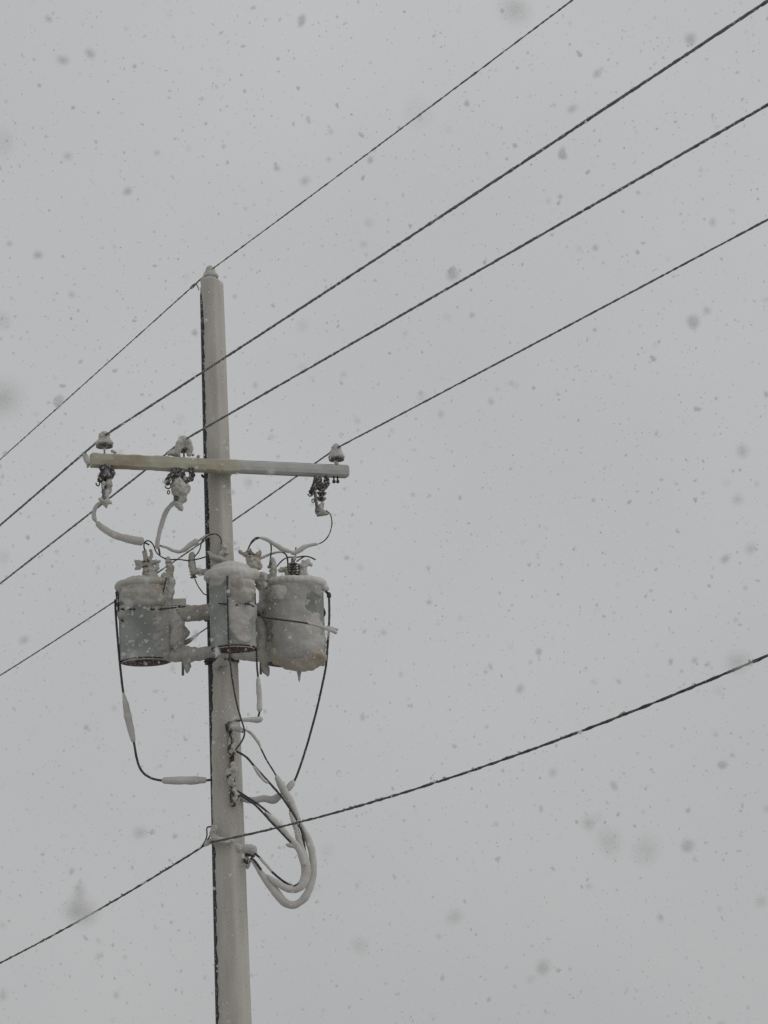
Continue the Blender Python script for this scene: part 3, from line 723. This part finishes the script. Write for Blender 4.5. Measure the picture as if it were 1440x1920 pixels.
arrester((316,317), 1094, 1050, 7.5, .05, 'iced arrester between the bare grey tank and the pole', [[(314,1094,7),(318,1080,7,.01),(319,1066,7,.01),(316,1054,6),(314,1048,5)], [(322,1072,4),(323,1062,3)]])
arrester((363,359), 1084, 1050, 7, .04, 'iced arrester on a short arm at the bare pole edge', [[(360,1040,6),(359,1052,7),(361,1064,7,.02),(363,1074,6,.02)], [(368,1070,6),(378,1073,7),(386,1072,6)]], [(362,1070),(376,1072),(392,1070)])
arrester((511,511), 1090, 1054, 7.5, .12, 'iced arrester standing between the two iced tanks right of the pole', [[(510,1092,8),(512,1078,7,.02),(513,1066,6,.02),(513,1056,5),(511,1050,5)], [(504,1062,3)], [(506,1082,6)]])
lead('ground_lead', [(365,1085),(371,1098),(377,1107),(383,1114),(392,1116)], 1.0, 'thin kinked lead from the arrester at the pole edge', .05, group=None)

# ------------------------------------------------------------------ bracket carrying the transformers
t = thing('transformer_bracket', hp(412, 1190, .1), 'ice-coated steel bracket with two beams holding the transformers to the pole', 'bracket')
bm = bmesh.new()
bar_bm(bm, hp(300,1150,.0), hp(520,1152,.0), .05, .06, H); 
link('upper_beam', from_bm(bm), M_STEEL, t, smooth=False)
bm = bmesh.new()
bar_bm(bm, hp(315,1228,.0), hp(530,1226,.0), .05, .06, H)
link('lower_beam', from_bm(bm), M_STEEL, t, smooth=False)
bm = bmesh.new(); bar_bm(bm, hp(316,1130,.06), hp(349,1129,.06), .03, .048, H); link('plate', from_bm(bm), M_CRUST, t, smooth=False)
bm = bmesh.new(); bar_bm(bm, hp(343,1232,.03), hp(343,1266,.03), .018, .03, RT); link('lug', from_bm(bm), M_STEEL, t, smooth=False)
bm = bmesh.new(); bar_bm(bm, hp(489,1232,.03), hp(489,1264,.03), .018, .03, RT); link('lug', from_bm(bm), M_STEEL, t, smooth=False)
for z0 in (1150, 1232):
    bm = bmesh.new()
    zc = hp(410, z0).z; c = pole_c(zc); rr = pole_r(zc)
    for dd in (-.035, .035):
        tube_bm(bm, [c + RT*((rr+.014)*math.cos(a))+H*((rr+.014)*math.sin(a))+Vector((0,0,dd)) for a in np.linspace(0, 2*math.pi, 40)], .012, 6, rough=.01, rscale=50)
    link('pole_band', from_bm(bm), M_DARK, t)
sp = chain([(345,1150,16),(372,1149,16),(398,1146,15),(408,1142,14)], .06) + chain([(328,1230,13),(350,1228,14),(375,1226,13),(402,1224,13)], .06) + chain([(330,1218,8),(350,1220,9)], .07)
sp += chain([(347,1240,6),(351,1250,7),(350,1258,5)], .05)
link_blob('snow_coat', blob_mesh(sp, vox=.009, disp=.014, grain=.05, fine=.0035), M_RIMEB, t)
sp = chain([(484,1140,10),(495,1135,12),(512,1140,12),(528,1146,12)], .10) + chain([(486,1165,10),(494,1185,11),(492,1210,11)], .08) + chain([(512,1175,12),(505,1200,12),(508,1216,12)], .04) + chain([(440,1230,8),(470,1231,9),(500,1230,12),(520,1228,12)], .08) + chain([(495,1244,8),(499,1258,7),(502,1266,4)], .05)
link_blob('snow_coat', blob_mesh(sp, vox=.009, disp=.012, grain=.06, fine=.0035), M_RIME, t)
sp = chain([(404,1250,6),(412,1240,8),(425,1245,5)], .13)
link_blob('ice_lump', blob_mesh(sp, vox=.006, disp=.014, grain=.03, fine=.004), M_RIME, t)
lead('stay_wire', [(336,1210),(352,1204),(362,1196),(374,1187),(396,1172)], 1.1, 'short iced stay slanting between the two bracket beams', -.02, [[(338,1208,5),(352,1203,5),(362,1196,3.8),(373,1188,1.8)]], group=None)

# ------------------------------------------------------------------ low-voltage leads from the tanks
LG = 'low-voltage leads hanging from the transformers'
lead('low_voltage_lead', [(216,1124),(217,1150),(220,1190),(223,1225),(227,1265),(231,1297),(240,1340),(251,1392),(256,1420),(263,1441),(276,1455),(300,1463),(345,1464),(388,1463),(412,1459),(424,1466)], 2.2, 'lead hanging from the bare grey tank with two separate snow sleeves', .04,
     [[(231,1298,1.5),(235,1318,6),(240,1345,7),(246,1372,6.5),(251,1392,3.5)], [(303,1464,5),(312,1464,7.5),(345,1464,7.5),(378,1463,7.5),(388,1463,5)]], LG)
lead('low_voltage_lead', [(426,1080),(426.5,1130),(428,1180),(430,1222),(435,1270),(443,1315),(451,1345),(457,1364),(458,1378),(452,1392),(441,1406)], 1.6, 'longest black lead down the middle of the tank in front of the pole', .36+42*S+.02, (), LG)
lead('low_voltage_lead', [(478,1112),(478,1140),(479,1180),(481,1220),(482,1250),(484,1272),(486,1300),(487,1330),(482,1347),(468,1350),(450,1351),(432,1357),(424,1364)], 1.8, 'black lead turning snow-white below the tank then hooking back to the pole', .36, [[(484,1270,3.5),(485,1290,5),(486.5,1312,5),(487,1335,4.5)], [(492,1346,4),(485,1350,6),(472,1350,5.5),(462,1350,3.5),(452,1351,2)]], LG)
lead('low_voltage_lead', [(478,1126),(481,1140),(488,1152),(498,1158),(520,1161),(550,1165),(577,1169),(600,1175),(622,1184),(630,1188)], 1.7, 'black lead crossing the ice-buried tank almost level', .36, [[(577,1169,1.8),(600,1175,2.2),(618,1181,2.4),(628,1185,3.6),(631,1189,3.2)]], LG)
lead('low_voltage_lead', [(617,1120),(617.5,1150),(616.5,1180),(614,1215),(611,1250),(603,1290),(594,1330),(582,1375),(571,1412),(561,1442),(552,1464),(540,1480),(520,1492),(490,1502),(460,1500),(446,1490)], 2.1, 'long black lead sweeping from the ice-buried tank down to the pole', .05, [[(551,1464,4.5),(546,1472,6),(538,1482,5.5)], [(528,1490,5),(512,1500,8),(495,1498,6.5),(478,1501,6),(460,1500,6),(452,1496,4)]], LG)
tag(link('connector', blob_mesh(chain([(615,1176,3),(622,1179,4),(628,1182,4),(632,1180,3)], .1), vox=.005, disp=.006, fine=.003), M_RIME, loc=hp(622,1180,.1)), 'small frosted connector at the end of the level lead', 'connector')

# ------------------------------------------------------------------ rack of spools on the pole and the drooping service loop
t = thing('insulator_rack', hp(434, 1490, .12), 'vertical rack of four iced spool insulators on the near face of the pole', 'insulator rack')
bm = bmesh.new(); bar_bm(bm, hp(433,1350,.125), hp(438,1512,.125), .03, .012, RT); link('rack_bar', from_bm(bm), M_DARK, t, smooth=False)
for x, y in ((431,1364),(434,1408),(432,1455),(439,1494)):
    bm = bmesh.new(); c = hp(x, y, .155)
    lathe_bm(bm, c-Vector((0,0,.028)), [(.012,-.006),(.026,0),(.028,.008),(.017,.022),(.017,.034),(.028,.048),(.026,.056),(.012,.062)], 16)
    tube_bm(bm, [hp(x-4, y+9, .13), hp(x-6, y+8, .15), hp(x-6, y-8, .15), hp(x-4, y-9, .13)], .005, 6)
    link('spool', from_bm(bm), M_PORC, t)
for ch in ([[(427,1360,4),(438,1362,7),(448,1366,6),(454,1370,3.5)], [(424,1354,3),(434,1352,3)], [(438,1374,4),(434,1386,4),(432,1396,5)]],
           [[(434,1398,5),(437,1405,6),(430,1414,4)], [(440,1396,4),(438,1385,4)]],
           [[(424,1452,4),(431,1446,6),(440,1442,6),(442,1452,6),(434,1462,6)], [(428,1464,4),(438,1472,5)], [(437,1430,4),(438,1440,5)]],
           [[(438,1482,5),(443,1488,5),(437,1504,4)], [(440,1478,4)]]):
    sp = []
    for c_ in ch: sp += chain(c_, .17)
    sp += tufts(random.sample(sp, min(12, len(sp))), 1, .009, 1.0)
    link_blob('ice_lump', blob_mesh(sp, vox=.0055, disp=.013, grain=.026, fine=.004), M_RIME, t)
for pp in ([(422,1358),(424,1366),(430,1374),(434,1384),(434,1393),(429,1402),(428,1411),(435,1417),(438,1412)], [(433,1480),(432,1492),(434,1503),(440,1506)], [(424,1366),(428,1356),(438,1352),(450,1351)]):
    bm = bmesh.new(); tube_bm(bm, path(pp, .19), .006, 6, rough=.008, rscale=70)
    link('tie_wire', from_bm(bm), M_DARK, t)

K = lambda L_: [(360+.2031*p[0], 1330+.2031*p[1], *[v for v in p[2:]]) for p in L_]
KS = lambda L_: [(360+.2031*p[0], 1330+.2031*p[1], .2031*p[2]) for p in L_]
SG = 'service loop cables drooping beside the pole'
lead('loop_cable', K([(470,175),(545,225),(600,290),(640,370),(690,470),(770,600),(830,720),(900,830),(960,950),(1010,1060),(1065,1180),(1105,1310),(1115,1450),(1105,1600),(1060,1720),(1000,1790),(930,1815),(850,1790),(780,1720),(710,1620),(640,1510),(570,1410),(540,1370)]), 1.5, 'outermost loop cable in thick snow, swinging lowest below the others', .10,
     [KS([(490,190,9),(545,225,13),(600,290,13),(640,370,10)]), KS([(780,610,22),(800,660,34),(860,770,36),(915,860,34),(950,950,28),(990,1040,20)]), KS([(985,1040,20),(1020,1090,24),(1070,1190,34),(1105,1310,34),(1118,1450,33),(1108,1590,33),(1060,1715,33),(1000,1780,34),(930,1812,33),(850,1780,38),(780,1700,40),(710,1610,40),(650,1530,32),(590,1450,20),(550,1390,14)])], SG)
lead('loop_cable', K([(400,380),(500,440),(580,530),(680,640),(770,740),(830,810),(900,910),(960,1010),(1010,1120),(1033,1225),(1045,1330)]), 2.1, 'bold black loop cable falling straight from the second spool', .14,
     [KS([(565,520,8),(610,590,16),(660,650,14),(700,685,10)])], SG)
lead('loop_cable', K([(900,930),(940,1040),(975,1150),(1010,1280),(1045,1390),(1062,1500),(1045,1600),(980,1665),(880,1665),(790,1620),(700,1560),(620,1460),(575,1400)]), 1.3, 'snow-covered inner loop cable ending at the clamp on the pole side', .12,
     [KS([(905,940,16),(940,1040,24),(975,1150,26),(1010,1280,28),(1040,1390,34),(1055,1500,44),(1030,1600,44),(970,1655,42),(890,1660,38),(810,1620,34),(740,1580,28),(690,1530,14)])], SG)
lead('loop_cable', K([(415,750),(510,810),(600,870),(700,950),(760,1010),(830,1090),(900,1180),(960,1260),(1010,1360),(1030,1480),(1028,1540),(1000,1600),(940,1635)]), 1.9, 'upper of the paired black cables leaving the lowest spool', .15,
     [KS([(670,945,10),(720,990,24),(790,1060,26),(860,1140,26),(920,1210,26),(975,1270,30),(1010,1350,32),(1035,1450,30)]), KS([(865,1250,14),(900,1258,22),(950,1268,24),(985,1290,20)])], SG)
lead('loop_cable', K([(420,815),(450,795),(500,825),(580,880),(660,960),(730,1040),(800,1110),(860,1175),(912,1228)]), 2.0, 'lower of the paired black cables leaving the lowest spool', .17, (), SG)
lead('loop_cable', K([(575,1330),(620,1365),(680,1430),(750,1510),(820,1570),(880,1610),(930,1630)]), 2.2, 'frosted dark cable end running from the side clamp into the loop', .12, [KS([(620,1370,10),(680,1435,12),(740,1500,8)])], SG)
lead('loop_cable', K([(550,1370),(590,1410),(615,1445),(640,1480)]), 1.9, 'short black cable end poking out under the side clamp', .13, (), SG)
t = thing('side_clamp', hp(470, 1600, .0), 'snow-lumped clamp on the side of the pole where the loop cables end', 'cable clamp')
bm = bmesh.new(); bar_bm(bm, hp(448,1600,.0), hp(476,1602,.02), .05, .03, H); tube_bm(bm, path([(457,1610),(461,1617),(469,1612),(476,1604)], .08), .01, 6, rough=.012, rscale=60)
link('clamp_body', from_bm(bm), M_DARK, t)
sp = chain([(458,1592,9),(466,1592,10),(474,1594,9),(479,1600,5)], .03) + chain([(458,1606,8),(462,1616,8),(464,1625,4)], .0) + chain([(448,1590,8),(440,1586,6)], .09)
link_blob('snow_cap', blob_mesh(sp, vox=.006, disp=.010, grain=.04, fine=.004), M_SNOW, t)

# tap clamp hanging on the wire left of the arm tip
t = thing('wire_tap', wp(158, 851, WA), 'snow-wrapped tap hanging from the wire just beyond the crossarm tip', 'wire clamp')
g = lambda x, y, o=0: wp(x, y, WA)
bm = bmesh.new(); tube_bm(bm, [g(158,851), g(161,858), g(163,868)], .006, 6); tube_bm(bm, path([(160,866),(163,870),(168,870),(173,869)], 0, g), .004, 6)
link('wire_tail', from_bm(bm), M_DARK, t)
link_blob('snow_lump', blob_mesh(chain([(158,851,4.5),(161,858,6),(165,866,6),(166,870,4.5),(164,876,2)], 0, g), vox=.005, disp=.006, grain=.03, fine=.002), M_RIME, t)
# preformed tie at the pole top
t = thing('wire_tie', hp(366, 540, .06), 'small twisted tie under the highest wire at the bare pole edge', 'wire tie')
bm = bmesh.new()
for pp in ([(356,541),(361,535),(366,532),(370,536),(373,544)], [(357,538),(362,539),(367,533),(372,528)], [(359,542),(364,536),(370,531)]):
    tube_bm(bm, path(pp, .07), .0042, 6)
link('tie_strand', from_bm(bm), M_WIRE, t)

# ------------------------------------------------------------------ falling snow
ico = bmesh.new(); bmesh.ops.create_icosphere(ico, subdivisions=1, radius=1)
iv = np.array([v.co for v in ico.verts]); ico.verts.index_update(); fi = np.array([[v.index for v in f.verts] for f in ico.faces]); ico.free()
def snowfall(n, d0, d1, wx, wy):
    # a wedge of air wider than the view, from just before the lens to beyond the pole
    d = (rng.random(n)*(d1**3-d0**3)+d0**3)**(1/3)
    a = rng.uniform(-wx, wx, n); e = rng.uniform(-wy, wy+.03, n)
    f = np.array(CF); r = np.array(CR); u = np.array(CU)
    return np.array(CAM) + (f[None]*1 + r[None]*a[:,None] + u[None]*e[:,None])*d[:,None]
groups = [(46000, 7.0, 26.0, .22, .27, .0019, .42), (4600, 2.6, 7.0, .24, .29, .0016, .45), (360, 1.0, 2.6, .24, .29, .0016, .4), (8, .45, 1.0, .2, .25, .0016, .2)]
P = np.concatenate([snowfall(*g[:5]) for g in groups])
size = np.concatenate([np.clip(rng.lognormal(math.log(g[5]), g[6], g[0]), .0006, .0055) for g in groups])
# the few flakes drifting closest to the viewer
close = [(6,745,.55,.0032), (152,1708,.85,.0040), (149,1697,1.1,.0036), (1212,1592,.62,.0021), (1385,1240,.8,.0022), (968,18,.62,.0022), (263,1560,1.5,.0034), (1428,1690,1.3,.0022),
         (848,515,1.9,.0036), (1300,602,1.9,.0040), (1018,1812,1.6,.0034), (118,112,1.9,.0036), (168,100,2.2,.0036), (240,358,2.6,.0036), (72,478,2.4,.0034), (1392,845,1.4,.003), (5,600,.9,.0022), (1360,1048,2.2,.0034), (975,1292,2.2,.0034), (1295,72,2.0,.0036), (150,1668,1.3,.0024)]
P = np.concatenate([P, np.array([list(CAM+ray(a,b)*c) for a,b,c,e in close])]); size = np.concatenate([size, np.array([e for a,b,c,e in close])])
NF = len(P)
jit = rng.uniform(-.45, .45, (NF, len(iv), 1)); jit[-len(close):] *= .45
v = iv[None]*(1+jit)
stretch = np.stack([rng.uniform(.6,1.3,NF), rng.uniform(.6,1.3,NF), rng.uniform(.8,1.9,NF)], 1)
stretch[-len(close):] = np.clip(stretch[-len(close):], .8, 1.35)
v = v*stretch[:,None,:]
# tumbling: a random lean about the direction of fall
ax = rng.normal(0, .5, NF)+.35; ay = rng.normal(0, .7, NF)
ca, sa = np.cos(ax)[:,None], np.sin(ax)[:,None]
x, y, z = v[...,0], v[...,1], v[...,2]
x, z = x*ca+z*sa, -x*sa+z*ca
cb, sb = np.cos(ay)[:,None], np.sin(ay)[:,None]
y, z = y*cb-z*sb, y*sb+z*cb
v = np.stack([x,y,z], -1)*size[:,None,None] + P[:,None,:]
me = bpy.data.meshes.new('falling_snow')
nv = NF*len(iv); faces = (fi[None] + (np.arange(NF)*len(iv))[:,None,None]).reshape(-1,3)
me.vertices.add(nv); me.vertices.foreach_set('co', v.reshape(-1).astype(np.float32))
me.loops.add(len(faces)*3); me.loops.foreach_set('vertex_index', faces.reshape(-1).astype(np.int32))
me.polygons.add(len(faces)); me.polygons.foreach_set('loop_start', (np.arange(len(faces))*3).astype(np.int32))
me.update(calc_edges=True); me.validate()
o = link('falling_snow', me, M_FLAKE)
tag(o, 'snowflakes falling everywhere through the grey air', 'snow', kind='stuff')
